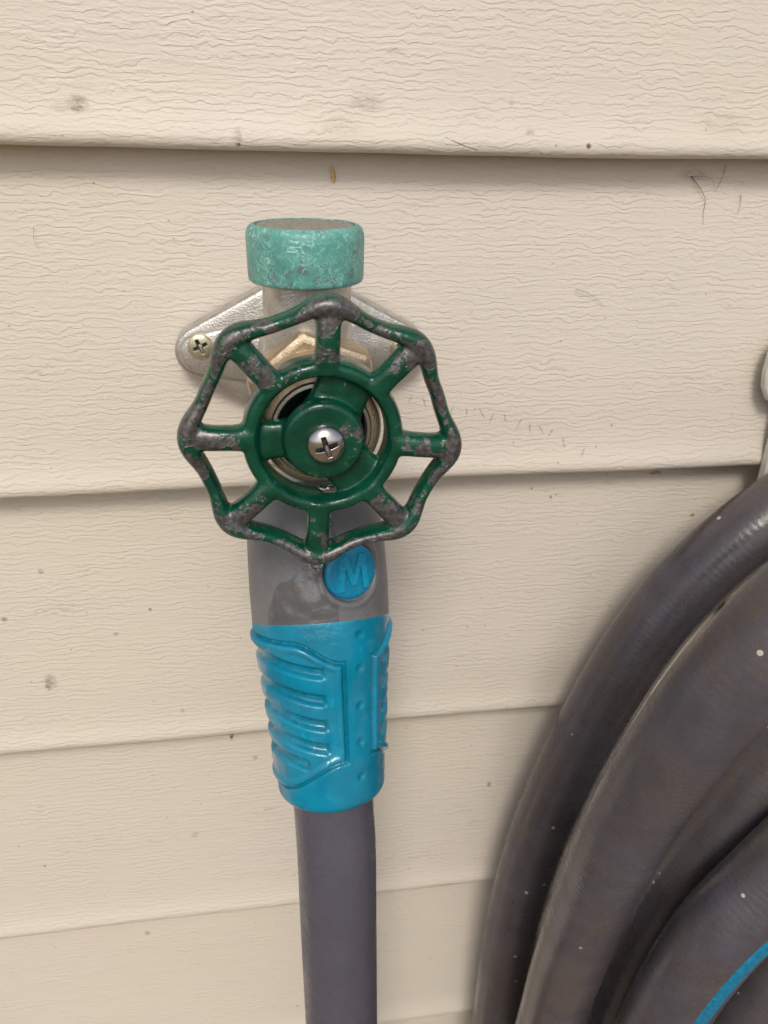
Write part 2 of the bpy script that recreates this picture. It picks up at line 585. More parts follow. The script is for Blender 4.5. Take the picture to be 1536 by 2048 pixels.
def mat_hose(name, a, b, dirtcol, dirt, rough, ribs=True):
    M = NT(name)
    p = M.geo('Position')
    uv = M.n('ShaderNodeSeparateXYZ')
    M.link(M.uv(), uv.inputs[0])
    n1 = M.noise(p, 70.0, 8.0, 0.72)
    n2 = M.noise(p, 420.0, 4.0, 0.65)
    col = M.mix(M.ramp(n1, 0.25, 0.75), a, b)
    dm = M.math('MULTIPLY', M.ramp(M.noise(p, 30.0, 9.0, 0.75), 0.38, 0.64), M.ramp(M.noise(p, 900.0, 4.0, 0.7), 0.34, 0.62))
    col = M.mix(M.math('MULTIPLY', dm, dirt), col, dirtcol)
    # pale dust in the texture and grains of grit
    du = M.math('MULTIPLY', M.ramp(M.noise(p, 1500.0, 3.0, 0.7), 0.55, 0.72), M.ramp(M.noise(p, 60.0, 4.0), 0.40, 0.65))
    col = M.mix(M.math('MULTIPLY', du, dirt * 0.35), col, (0.26, 0.24, 0.21))
    vd = M.voro(p, 170.0)
    vc = M.voro(p, 170.0, out='Color')
    sc = M.n('ShaderNodeSeparateColor')
    M.link(vc, sc.inputs[0])
    sz = M.math('MULTIPLY', M.math('POWER', sc.outputs[1], 3.0), 0.135)
    spk = M.math('MULTIPLY', M.math('LESS_THAN', vd, sz), M.math('GREATER_THAN', sc.outputs[0], 0.45))
    col = M.mix(M.math('MULTIPLY', spk, dirt), col, (0.50, 0.46, 0.39))
    # knitted reinforcement reads as fine cross ribs
    wv = M.math('SINE', M.math('MULTIPLY_ADD', n2, 3.0, M.math('MULTIPLY', uv.outputs[1], 2 * math.pi / 0.0021)))
    h = M.math('MULTIPLY_ADD', M.math('MULTIPLY', wv, M.ramp(n1, 0.35, 0.6)), 0.09 if ribs else 0.05, M.math('MULTIPLY', n2, 0.7))
    wetm = M.ramp(M.noise(p, 20.0, 7.0, 0.7), 0.42, 0.64)
    ro = M.mixf(wetm, M.ramp(n2, 0.3, 0.7, rough, rough + 0.14), rough * 0.5)
    return M.set(col=col, rough=ro, nrm=M.bump(h, 0.00020, 0.9), spec=0.5, coat=M.math('MULTIPLY', wetm, 0.0), crough=0.20, cnrm=M.bump(h, 0.00008, 0.6))


def mat_simple(name, col, rough, metal=0.0, scale=300.0, bd=0.00004, var=0.12, pos=True):
    M = NT(name)
    p = M.geo('Position')
    n1 = M.noise(p, scale, 4.0, 0.6)
    lo = tuple(c * (1 - var) for c in col)
    hi = tuple(c * (1 + var) for c in col)
    return M.set(col=M.mix(M.ramp(n1, 0.3, 0.7), lo, hi), rough=M.ramp(n1, 0.3, 0.7, rough * 0.85, rough * 1.15), metal=metal,
                 nrm=M.bump(n1, bd, 1.0))


def mat_water():
    M = NT('water')
    p = M.geo('Position')
    return M.set(col=(1, 1, 1), rough=0.02, trans=1.0, ior=1.33, nrm=M.bump(M.noise(p, 300.0, 1.0), 0.0001, 0.2))


def mat_ground():
    M = NT('garden_soil')
    p = M.geo('Position')
    n1 = M.noise(p, 3.0, 6.0, 0.65)
    n2 = M.noise(p, 45.0, 4.0, 0.65)
    col = M.mix(M.ramp(n1, 0.35, 0.65), (0.26, 0.195, 0.120), (0.34, 0.265, 0.175))
    return M.set(col=M.mix(M.ramp(n2, 0.4, 0.7), col, (0.18, 0.125, 0.078)), rough=0.95, nrm=M.bump(n2, 0.02, 1.0))


SIDING = mat_siding()
GREEN = mat_green()
NICKEL = mat_metal('cast_nickel', (0.66, 0.635, 0.60), (0.48, 0.455, 0.41), 0.36, 0.00020, 1700.0, 0.85, (0.24, 0.215, 0.17))
BRASS = mat_metal('cast_brass', (0.60, 0.48, 0.335), (0.46, 0.365, 0.255), 0.36, 0.00016, 2300.0, 0.85, (0.22, 0.16, 0.10))
STEEL = mat_metal('machined_steel', (0.50, 0.49, 0.47), (0.38, 0.37, 0.36), 0.26, 0.00003, 900.0, 0.95)
SCREWY = mat_metal('yellow_zinc_screw', (0.74, 0.70, 0.50), (0.58, 0.55, 0.40), 0.34, 0.00006, 900.0, 0.85)
BRIGHT = mat_metal('stainless_screw', (0.66, 0.63, 0.60), (0.55, 0.52, 0.50), 0.17, 0.00001, 500.0, 1.0)
SLOT = mat_simple('dark_screw_recess', (0.060, 0.055, 0.050), 0.35, 0.6)  # darker metal for the faces inside the cross recess
GAPSHADE = mat_simple('collar_gap_shade', (0.010, 0.011, 0.014), 0.35)  # black colour standing in for shade between collar and hub
CAPM = mat_cap()
DUST = mat_simple('dusty_cap_disc', (0.245, 0.232, 0.190), 0.8, 0.0, 700.0, 0.0002, 0.3)
TEAL = mat_grip()
BTN = mat_plastic('teal_button', (0.000, 0.180, 0.330), (0.001, 0.220, 0.390), 0.38, 0.08, 0.50, 0.60, 150.0, 0.12, (0.1, 0.4, 0.5))
LETTER = mat_simple('highlit_teal_letter', (0.004, 0.255, 0.430), 0.32, 0.0, 900.0, 0.00004, 0.15)  # lighter than the button: highlight of the worn edges put into the colour
GREY = mat_collar()
HOSE = mat_hose('grey_hose', (0.070, 0.065, 0.086), (0.082, 0.076, 0.100), (0.15, 0.14, 0.135), 0.2, 0.36, False)
COILM = mat_hose('dirty_grey_hose', (0.058, 0.052, 0.062), (0.090, 0.082, 0.099), (0.088, 0.067, 0.046), 0.90, 0.31)
STRIPE = mat_simple('teal_hose_stripe', (0.001, 0.165, 0.300), 0.42, 0.0, 900.0, 0.00006, 0.25)
CREAM = mat_simple('cream_painted_metal', (0.60, 0.58, 0.50), 0.45, 0.0, 200.0, 0.00005, 0.08)
WATER = mat_water()
STRAW = mat_simple('straw', (0.52, 0.35, 0.13), 0.6, 0.0, 900.0, 0.0001, 0.35)
HAIR = mat_simple('dark_fibre', (0.13, 0.10, 0.075), 0.6, 0.0, 900.0, 0.0, 0.2)
BACKM = mat_simple('backing_board', (0.25, 0.22, 0.18), 0.9, 0.0, 30.0, 0.0005, 0.2)  # for the added backing behind the planks

# ------------------------------------------------------------------ ground
GZ = -0.86
g = mesh_obj('ground', [(-80, -120, GZ), (80, -120, GZ), (80, 40, GZ), (-80, 40, GZ)], [(0, 1, 2, 3)], mat_ground(), smooth=False)
g['kind'] = 'structure'

# ------------------------------------------------------------------ siding wall
wall = thing('house_wall', 'beige wood-grain lap siding wall behind the faucet', 'wall', (0.1, 0, GZ))
winv = Matrix.Translation((-0.1, 0, -GZ))
edges = [WALL_EDGE[0] + E_ * i for i in range(9, 0, -1)] + WALL_EDGE + [WALL_EDGE[-1] - E_ * i for i in range(1, 5)]
WX0, WX1 = -1.2, 1.5
for k in range(len(edges) - 1):
    a, b = edges[k], edges[k + 1]
    dh = a - b
    prof = [(a + 0.012, 0.0005), (a - 0.001, -0.0008)]
    for t in (0.15, 0.3, 0.45, 0.6, 0.72, 0.82, 0.89):
        prof.append((a - dh * t, -0.0008 - 0.0098 * t))
    y0 = -0.0008 - 0.0098 * 0.93
    prof += [(b + 0.0060, y0 - 0.0010), (b + 0.0040, y0 - 0.0019), (b + 0.0022, y0 - 0.0021), (b + 0.0008, y0 - 0.0014),
             (b + 0.0001, y0 + 0.0000), (b, y0 + 0.002), (b + 0.0002, -0.0012)]
    near = -0.53 < b < 0.15
    stepx = 0.008 if near else 0.05
    xs = np.arange(WX0, WX1 + 1e-6, stepx)
    nv = len(prof)
    vv, ff = [], []
    for x in xs:
        for i, (z, y) in enumerate(prof):
            wob = 0.0
            wy = 0.0
            if i > 1 and near:
                wob = mnoise.noise(Vector((x * 14, k * 7.1, 0.3))) * 0.0007 + mnoise.noise(Vector((x * 70, k * 3.3, 5))) * 0.00018
                wy = mnoise.noise(Vector((x * 9, z * 25, k * 2.0))) * 0.0008
            kk = sstep(0, 1, i / (nv - 1))
            vv.append((x - 0.1, y + wy * min(1, i / 4), z + wob * kk - GZ))
    for i in range(len(xs) - 1):
        for j in range(nv - 1):
            ff.append((i * nv + j, i * nv + j + 1, (i + 1) * nv + j + 1, (i + 1) * nv + j))
    mesh_obj('siding_plank', vv, ff, SIDING, wall)
bk = bmesh.new()  # unseen backing added behind the planks to stop light leaks
bmesh.ops.create_cube(bk, size=1.0)
bmesh.ops.scale(bk, vec=(WX1 - WX0, 0.1, 1.79), verts=bk.verts)
bmesh.ops.translate(bk, vec=((WX0 + WX1) / 2 - 0.1, 0.0545, 0.897), verts=bk.verts)
bm_obj('leak_backing', bk, BACKM, wall, False)

# ------------------------------------------------------------------ faucet
AX, AZ = 0.0110, -0.0540
faucet = thing('outdoor_faucet', 'frost-proof outdoor faucet with worn green handwheel on beige siding', 'faucet', (AX, -0.012, AZ))
FB = Vector((AX, -0.012, AZ))


def rel(o):
    """keep world coordinates of meshes written in world space"""
    par = o.parent
    off = Vector((0, 0, 0))
    while par:
        off += par.location
        par = par.parent
    o.data.transform(Matrix.Translation(-off))
    return o


# wall flange: diamond hull with screw ears, raised rib
def hull_outline(rc, re, dx, n=28):
    pts = []
    for i in range(360):
        a = 2 * math.pi * i / 360
        d = Vector((math.cos(a), math.sin(a)))
        best = max(((rc, 0.0), (re, dx), (re, -dx)), key=lambda c: c[0] + c[1] * d.x)
        pts.append(d * best[0] + Vector((best[1], 0)))
    out = []
    for p in pts:
        if not out or (p - out[-1]).length > 0.0006:
            out.append(p)
    if (out[0] - out[-1]).length < 0.0006:
        out.pop()
    return out


bm = bmesh.new()
ol = hull_outline(0.0215, 0.0074, 0.0298)
layers = [(1.0, -0.0075), (1.0, -0.0140), (0.975, -0.0150), (0.93, -0.0154)]
rings = []
for s, y in layers:
    inset = (1 - s)
    rings.append([bm.verts.new((AX + p.x * (s if abs(p.x) < 0.02 else 1 - inset * 0.3), y, AZ + p.y * s)) for p in ol])
for k in range(len(rings) - 1):
    n = len(ol)
    for i in range(n):
        bm.faces.new((rings[k][i], rings[k][(i + 1) % n], rings[k + 1][(i + 1) % n], rings[k + 1][i]))
bm.faces.new(rings[-1])
flange = rel(bm_obj('flange', bm, NICKEL, faucet, True, 40))
bm = bmesh.new()
ol = hull_outline(0.0120, 0.0058, 0.0300)
layers = [(1.0, -0.0145), (1.0, -0.0160), (0.94, -0.0168), (0.86, -0.0171)]
rings = [[bm.verts.new((AX + p.x * (1 - (1 - s) * 0.35), y, AZ + p.y * s)) for p in ol] for s, y in layers]
for k in range(len(rings) - 1):
    n = len(ol)
    for i in range(n):
        bm.faces.new((rings[k][i], rings[k][(i + 1) % n], rings[k + 1][(i + 1) % n], rings[k + 1][i]))
bm.faces.new(rings[-1])
rel(bm_obj('flange_rib', bm, NICKEL, flange, True, 40))


def phillips(name, c, rad, dome, skirt, mat, parent, rot, cw, cl, depth, nr=44, na=144):
    """pan head facing -Y with a cross recess"""
    vv, ff, dark = [], [], []
    for i in range(nr + 1):
        r = rad * i / nr
        for k in range(na):
            a = 2 * math.pi * k / na
            x, z = r * math.cos(a), r * math.sin(a)
            h = skirt + dome * math.sqrt(max(0.0, 1 - (r / rad) ** 2.2)) if i < nr else skirt
            x2 = x * math.cos(rot) + z * math.sin(rot)
            z2 = -x * math.sin(rot) + z * math.cos(rot)
            d = 0.0
            for p, q in ((abs(x2), abs(z2)), (abs(z2), abs(x2))):
                e = max(p - cw * (1.0 - 0.25 * q / cl), q - cl)
                d = max(d, 1 - sstep(-cw * 0.22, cw * 0.10, e))
            inner = max(0.0, 1 - r / cl)
            dark.append(d > 0.5)
            h -= d * depth * (0.35 + 0.65 * inner)
            vv.append((c[0] + x, c[1] - h, c[2] + z))
    base = len(vv)
    for k in range(na):
        a = 2 * math.pi * k / na
        vv.append((c[0] + rad * math.cos(a), c[1] + 0.0004, c[2] + rad * math.sin(a)))
    for i in range(nr + 1):
        for k in range(na):
            j = (k + 1) % na
            ff.append((i * na + k, i * na + j, (i + 1) * na + j, (i + 1) * na + k))
    o = rel(mesh_obj(name, vv, ff, mat, parent))
    o.data.materials.append(SLOT)
    nd = len(dark)
    for pl in o.data.polygons:
        if all(v < nd and dark[v] for v in pl.vertices):
            pl.material_index = 1
    return o


for u, v, ro in ((400, 694, 0.42), (806, 698, 0.9)):
    q = P(u, v, -0.0185)
    phillips('flange_screw', (q.x, -0.0170, q.z), 0.0036, 0.0010, 0.0008, SCREWY, flange, ro, 0.00062, 0.0022, 0.0020)

# body: vertical tube, horizontal barrel, outlet, all one casting
bm = bmesh.new()


def add_lathe(bm, org, axis, prof, n=48):
    sx, sy, d = frame(axis)
    org = Vector(org)
    prev = None
    first = None
    for (r, h) in prof:
        ring = [bm.verts.new(org + d * h + sx * (r * math.cos(2 * math.pi * i / n)) + sy * (r * math.sin(2 * math.pi * i / n))) for i in range(n)]
        if prev:
            for i in range(n):
                bm.faces.new((prev[i], prev[(i + 1) % n], ring[(i + 1) % n], ring[i]))
        else:
            first = ring
        prev = ring
    bm.faces.new(first[::-1])
    bm.faces.new(prev)


BY = -0.0500                                    # axis of the upright tube
CT0 = Vector((0.0108, -0.0485, -0.0800))        # hose coupling axis
CD = Vector((0.026, -0.309, -0.951)).normalized()


def remeshed(bm, voxel, it, name):
    """fuse overlapping solids into one smooth casting"""
    bmesh.ops.recalc_face_normals(bm, faces=bm.faces)
    me = bpy.data.meshes.new(name)
    bm.to_mesh(me)
    bm.free()
    o = bpy.data.objects.new(name, me)
    COL.objects.link(o)
    md = o.modifiers.new('r', 'REMESH')
    md.mode = 'VOXEL'
    md.voxel_size = voxel
    ms = o.modifiers.new('s', 'SMOOTH')
    ms.factor = 0.5
    ms.iterations = it
    dg = bpy.context.evaluated_depsgraph_get()
    out = bpy.data.meshes.new_from_object(o.evaluated_get(dg))
    bpy.data.objects.remove(o)
    bpy.data.meshes.remove(me)
    return out


add_lathe(bm, (AX - 0.0004, BY, -0.0262), (0, 0, -1), [(0.0108, 0), (0.0108, 0.020), (0.0112, 0.030)])
add_lathe(bm, (AX, -0.0120, AZ), (0, -1, 0), [(0.0150, 0), (0.0130, 0.006), (0.0122, 0.02), (0.0135, 0.032), (0.0140, 0.046)])
add_lathe(bm, CT0 - CD * 0.026, CD, [(0.0100, 0), (0.0105, 0.010), (0.0105, 0.018), (0.0120, 0.0185), (0.0120, 0.0215), (0.0104, 0.022), (0.0104, 0.030)])
bmd = remeshed(bm, 0.00045, 5, 'faucet_body')
bmd.materials.clear()
bmd.materials.append(NICKEL)
bmd.polygons.foreach_set('use_smooth', [True] * len(bmd.polygons))
body = bpy.data.objects.new('faucet_body', bmd)
COL.objects.link(body)
body.parent = faucet
rel(body)

# vacuum breaker cap on top of the upright tube
CX = AX - 0.0006
cap = rel(lathe('vent_cap', (CX, BY - 0.002, -0.0268), (0, 0, 1),
                [(0.0118, -0.0004), (0.0132, 0.0), (0.0136, 0.0004), (0.0137, 0.0012), (0.0138, 0.0095), (0.0137, 0.0108), (0.0133, 0.0118), (0.0126, 0.0124),
                 (0.0119, 0.0126), (0.0116, 0.0125), (0.0115, 0.0118)], CAPM, faucet, 96, 60, cap1=False))
rel(lathe('cap_disc', (CX, BY - 0.002, -0.0268), (0, 0, 1), [(0.01149, 0.010), (0.01148, 0.0121), (0.0112, 0.0124), (0.004, 0.0126)], DUST, cap, 64, 40))

# bonnet hex and packing collar
hexo = lathe('bonnet_nut', (AX + 0.0003, -0.0535, AZ + 0.0006), (0, -1, 0),
             [(0.0150, 0), (0.0173, 0.0008), (0.0173, 0.0098), (0.0168, 0.0108), (0.0160, 0.0114), (0.0120, 0.0116)], BRASS, faucet, 6, 30, twist=R(-20))
rel(hexo)
bv = hexo.modifiers.new('bevel', 'BEVEL')
bv.width = 0.0012
bv.segments = 3
bv.limit_method = 'ANGLE'
rel(lathe('bonnet_boss', (AX + 0.0003, -0.0640, AZ), (0, -1, 0), [(0.0138, 0), (0.0136, 0.0160), (0.0132, 0.0168), (0.0124, 0.0173), (0.0111, 0.0174)], BRASS, hexo, 72, 30, cap1=False))
rel(lathe('packing_collar', (AX + 0.0003, -0.0640, AZ), (0, -1, 0),
          [(0.0112, 0.0140), (0.0112, 0.0178), (0.0109, 0.0182), (0.0102, 0.0183), (0.0097, 0.0178), (0.0096, 0.0100), (0.0060, 0.0090)], STEEL, hexo, 72, 30, cap0=False))
rel(lathe('shade_ring', (AX + 0.0003, -0.0735, AZ), (0, -1, 0), [(0.00962, 0.0), (0.00955, 0.0068), (0.0092, 0.0073), (0.0086, 0.0068), (0.0060, 0.0030)], GAPSHADE, hexo, 64, 40))  # black ring put in as the shade inside the collar opening
rel(lathe('stem', (AX + 0.0006, -0.0600, AZ), (0, -1, 0), [(0.0050, 0), (0.0050, 0.010), (0.0038, 0.011), (0.0038, 0.022)], STEEL, hexo, 32, 30))

# handwheel ---------------------------------------------------------
HUB = Vector((0.0114, -0.0860, -0.0541))
SP = [R(86.3 - 45 * k + d) for k, d in enumerate((0.4, 3.6, -2.0, -1.4, -0.5, 0.8, 1.0, -1.4))]
bm = bmesh.new()


def oval_tube(bm, path, wr, wy, closed=False, n=16, sq=1.0):
    """wheel lies in XZ, cross section wr across the plane, wy along Y (values or functions of t)"""
    rings = []
    m_ = len(path)
    for i, p in enumerate(path):
        a = path[(i - 1) % m_] if closed else path[max(0, i - 1)]
        b = path[(i + 1) % m_] if closed else path[min(m_ - 1, i + 1)]
        t = (b - a).normalized()
        y = Vector((0, 1, 0))
        s = t.cross(y).normalized()
        y = s.cross(t).normalized()
        tt = i / (m_ - 1) if not closed else i / m_
        r1 = wr(tt) if callable(wr) else wr
        r2 = wy(tt) if callable(wy) else wy
        ring = []
        for k in range(n):
            an = 2 * math.pi * k / n
            c, s_ = math.cos(an), math.sin(an)
            c = math.copysign(abs(c) ** sq, c)
            s_ = math.copysign(abs(s_) ** sq, s_)
            ring.append(bm.verts.new(p + s * (r1 * c) + y * (r2 * s_)))
        rings.append(ring)
    rng = m_ if closed else m_ - 1
    for i in range(rng):
        A, B = rings[i], rings[(i + 1) % m_]
        for k in range(n):
            bm.faces.new((A[k], A[(k + 1) % n], B[(k + 1) % n], B[k]))
    if not closed:
        bm.faces.new(rings[0][::-1])
        bm.faces.new(rings[-1])


def lobe(a):
    """1 at a spoke, 0 half way between"""
    d = min(abs((a - s + math.pi) % (2 * math.pi) - math.pi) for s in SP)
    return max(0.0, math.cos(min(d / R(22.5), 1.0) * math.pi) * 0.5 + 0.5), d


NP = 360
rim = []
for i in range(NP):
    a = 2 * math.pi * i / NP
    l, d = lobe(a)
    r = 0.02630 + 0.00220 * l ** 1.45
    rim.append(Vector((r * math.cos(a), 0.0006 - 0.0008 * l, r * math.sin(a))))
oval_tube(bm, rim, lambda t: 0.00155 + 0.0007 * lobe(2 * math.pi * t)[0] ** 2, lambda t: 0.0032 + 0.0004 * lobe(2 * math.pi * t)[0] ** 2, True, 18, 0.85)
# inner ring, deeper than it is wide
oval_tube(bm, [Vector((0.0156 * math.cos(2 * math.pi * i / 160), 0.0020, 0.0156 * math.sin(2 * math.pi * i / 160))) for i in range(160)], 0.0019, 0.0047, True, 20, 0.7)
for s in SP:
    d = Vector((math.cos(s), 0, math.sin(s)))
    path = [d * (0.0150 + (0.0285 - 0.0150) * i / 14) + Vector((0, -0.0006 * math.sin(math.pi * i / 14), 0)) for i in range(15)]
    oval_tube(bm, path, lambda t: 0.00265 + 0.0012 * (abs(t - 0.5) * 2) ** 4, lambda t: 0.0029, False, 16, 0.75)
    bmesh.ops.create_uvsphere(bm, u_segments=18, v_segments=12, radius=0.0029, matrix=Matrix.Translation(d * 0.0276 + Vector((0, -0.0002, 0))))
for a, aw in ((66, 0.0060), (184, 0.0042), (308, 0.0058)):
    s = R(a)
    d = Vector((math.cos(s), 0, math.sin(s)))
    path = [d * (0.005 + 0.0110 * i / 12) + Vector((0, 0.0024, 0)) for i in range(13)]
    oval_tube(bm, path, lambda t, aw=aw: aw + 0.0014 * (abs(t - 0.42) * 1.9) ** 2.2, 0.0024, False, 20, 0.55)
add_lathe(bm, (0, 0.0110, 0), (0, -1, 0), [(0.0058, 0), (0.0063, 0.0004), (0.0072, 0.0060), (0.0089, 0.0106), (0.0087, 0.0130), (0.0080, 0.0137)], 64)
whole = remeshed(bm, 0.00034, 9, 'handwheel')
nv = len(whole.vertices)
co_ = np.empty(nv * 3, np.float32)
whole.vertices.foreach_get('co', co_)
co_ = co_.reshape(-1, 3)
nrm_ = np.empty(nv * 3, np.float32)
whole.vertices.foreach_get('normal', nrm_)
nrm_ = nrm_.reshape(-1, 3)
polys = [tuple(p.vertices) for p in whole.polygons]
cen = np.array([co_[list(p)].mean(axis=0) for p in polys])
rr = np.hypot(cen[:, 0], cen[:, 2])
aa = np.arctan2(cen[:, 2], cen[:, 0])
dsp = np.stack([np.abs((aa - s + np.pi) % (2 * np.pi) - np.pi) for s in SP])
dar = np.stack([np.abs((aa - R(s) + np.pi) % (2 * np.pi) - np.pi) for s in (66, 184, 308)])
lab = np.zeros(len(polys), int)                 # 0 rim
lab[rr < 0.0173] = 1                            # inner ring
lab[rr < 0.0136] = 20                           # arms
lab[rr < 0.0093] = 2                            # hub
ar = lab == 20
lab[ar] = 20 + dar[:, ar].argmin(axis=0)
spm = (rr >= 0.0173) & (rr < 0.0252) & ((dsp.min(axis=0) * rr) < 0.0044)
lab[spm] = 10 + dsp[:, spm].argmin(axis=0)


def piece(name, k, parent):
    idx = np.nonzero(lab == k)[0]
    if len(idx) == 0:
        return None
    used = sorted({v for i in idx for v in polys[i]})
    mp = {v: j for j, v in enumerate(used)}
    o = mesh_obj(name, co_[used], [tuple(mp[v] for v in polys[i]) for i in idx], GREEN, parent)
    o.data.normals_split_custom_set_from_vertices([tuple(nrm_[v]) for v in used])
    return o


hw = piece('handwheel', 0, faucet)
hw.location = HUB - FB
hw['label'] = 'green painted scalloped wheel rim worn to grey metal'
piece('inner_ring', 1, hw)
piece('hub', 2, hw)
for k in range(8):
    piece('spoke', 10 + k, hw)
for k in range(3):
    piece('hub_arm', 20 + k, hw)
bpy.data.meshes.remove(whole)
phillips('handle_screw', (HUB.x + 0.0003, HUB.y - 0.0020, HUB.z - 0.0002), 0.0043, 0.0026, 0.0011, BRIGHT, hw, 0.30, 0.00062, 0.0024, 0.0022, 60, 200)

# ------------------------------------------------------------------ hose with its coupling
hose = thing('garden_hose', 'grey hose hanging from the faucet by a grey and teal grip coupling', 'garden hose', CT0)
SXc = (Vector((1, 0, 0)) - CD * CD.x).normalized()
SYc = CD.cross(SXc)
if SYc.y > 0:
    SYc = -SYc
S_T = [0.000, 0.0015, 0.004, 0.010, 0.015, 0.020, 0.030, 0.040, 0.045, 0.050, 0.055, 0.060, 0.065, 0.070, 0.075, 0.080, 0.085, 0.0885]
R_T = [0.0140, 0.0158, 0.0168, 0.0180, 0.0187, 0.0190, 0.0193, 0.0192, 0.0188, 0.0183, 0.0178, 0.0174, 0.0170, 0.0167, 0.0163, 0.0160, 0.0157, 0.0155]
TH0 = R(28)


def con_point(th, s, r):
    return CT0 + CD * s + (SXc * math.sin(th) + SYc * math.cos(th)) * r


def split_s(th):
    return 0.0392 - 0.0040 * max(0.0, math.cos(th + R(4)))


def grip_relief(th, s):
    dth = (th - TH0 + math.pi) % (2 * math.pi) - math.pi
    D = abs(math.degrees(dth))
    if D > 152:
        return 0.0
    Dm = min(D, 152 - D + 16) if D > 120 else D
    top = 0.0480 - 0.0062 * sstep(16, 55, D)
    bot = 0.0760 + 0.0085 * sstep(16, 85, D)
    # signed distance (m) to the panel boundary, positive inside
    rloc = 0.0172
    din = min((D - 16.0) * math.pi / 180 * rloc, s - top, bot - s)
    h = 0.0
    # raised bead along the border with a groove on its outer side
    h += 0.00055 * math.exp(-((din - 0.0012) / 0.00095) ** 4)
    h -= 0.00095 * math.exp(-((din + 0.0004) / 0.00055) ** 4)
    if din > 0:
        slope = 0.0035 * sstep(20, 95, D)
        inner = sstep(29, 35, D)
        for gi, g0 in enumerate((0.0500, 0.0578, 0.0650, 0.0718, 0.0778)):
            lo = 33 if gi < 4 else 53
            fade = sstep(lo - 4, lo + 2, D)
            h -= 0.00165 * fade * math.exp(-((s - (g0 - slope)) / 0.00150) ** 4) * sstep(0.0004, 0.0018, min(s - top, bot - s))
        h += 0.00045 * inner
    return h


def dimples(th, s):
    h = 0.0
    dth = (th - TH0 + math.pi) % (2 * math.pi) - math.pi
    if abs(dth) < 0.2:
        for s0 in (0.0405, 0.0500, 0.0608, 0.0715, 0.0818):
            d = math.hypot(dth * 0.0172, s - s0)
            h -= 0.00050 * math.exp(-(d / 0.00105) ** 3)
    return h


def sleeve(name, s_of, ns, nth, relief, mat, parent):
    vv, ff = [], []
    for i in range(ns):
        for k in range(nth):
            th = 2 * math.pi * k / nth
            s, r = s_of(i / (ns - 1), th)
            r += relief(th, s) if relief else 0
            vv.append(con_point(th, s, r))
    for i in range(ns - 1):
        for k in range(nth):
            j = (k + 1) % nth
            ff.append((i * nth + k, i * nth + j, (i + 1) * nth + j, (i + 1) * nth + k))
    ff.append(tuple(range(nth)))
    b = (ns - 1) * nth
    ff.append(tuple(range(b, b + nth)))
    bm = bmesh.new()
    bvs = [bm.verts.new(v) for v in vv]
    for f_ in ff:
        bm.faces.new([bvs[i] for i in f_])
    return rel(bm_obj(name, bm, mat, parent, True, 50))


def rad_at(s):
    return float(np.interp(s, S_T, R_T))


BTN_TH, BTN_S, BTN_R = R(25), 0.0235, 0.0076


def wet_at(th, s):
    """water running down the collar from the drip: 0 dry .. 1, and its ripple height"""
    du = (math.degrees(th) + 180) % 360 - 180
    if not -60 < du < 40:
        return 0.0, 0.0
    mid = 6 - 26 * sstep(0.014, 0.034, s)
    half = 9 + 24 * sstep(0.014, 0.034, s)
    pw = Vector((du * 0.060, s * 130, 1.3))
    nz = mnoise.noise(pw)
    n2 = mnoise.noise(pw * 2.1 + Vector((3, 1, 0)))
    env = 1 - sstep(0.55, 1.10, abs(du - mid) / half + 0.35 * nz)
    env *= sstep(0.008, 0.014, s + 0.003 * n2)
    dbt = math.hypot((th - BTN_TH) * 0.019, s - BTN_S)
    env *= sstep(BTN_R + 0.0006, BTN_R + 0.0020, dbt)
    end = split_s(th)
    env2 = env * (1 - sstep(end - 0.003, end, s))
    return env, env2 * (0.00022 + 0.00038 * nz + 0.00024 * n2)


def collar_relief(th, s):
    dth = (th - BTN_TH + math.pi) % (2 * math.pi) - math.pi
    d = math.hypot(dth * 0.019, s - BTN_S)
    wv = wet_at(th, s)[1]
    if d < 0.014:
        h = -0.0016 * (1 - sstep(BTN_R + 0.0001, BTN_R + 0.0006, d))
        h += 0.00035 * math.exp(-((d - BTN_R - 0.0014) / 0.0009) ** 2)
        return h + wv
    return wv


def col_s(t, th):
    s = t * (split_s(th) + 0.0010)
    return s, rad_at(s)


clr = sleeve('coupling_collar', col_s, 190, 420, collar_relief, GREY, hose)


def point_attr(o, name, fn):
    at = o.data.attributes.new(name, 'FLOAT', 'POINT')
    vals = []
    for v in o.data.vertices:
        s_ = v.co.dot(CD)
        rv = v.co - CD * s_
        vals.append(fn(math.atan2(rv.dot(SXc), rv.dot(SYc)), s_))
    at.data.foreach_set('value', vals)


point_attr(clr, 'wet', lambda th, s: wet_at(th, s)[0])


def grip_s(t, th):
    sp = split_s(th)
    END = 0.0915
    if t < 0.93:
        s = sp + (0.0885 - sp) * (t / 0.93)
        r = rad_at(s) + 0.0003 * (1 - math.exp(-((s - sp) / 0.0006) ** 2)) - 0.0002
        return s, r
    q = (t - 0.93) / 0.07
    a = q * math.pi / 2
    s = 0.0885 + 0.0036 * math.sin(a)
    return s, 0.0156 - 0.0034 * (1 - math.cos(a))


grip = sleeve('coupling_grip', grip_s, 230, 360, lambda th, s: grip_relief(th, s) + dimples(th, s), TEAL, hose)

point_attr(grip, 'groove', lambda th, s: sstep(0.0001, 0.0009, -(grip_relief(th, s) + dimples(th, s)) + 0.0002) if s < 0.088 else 0.0)

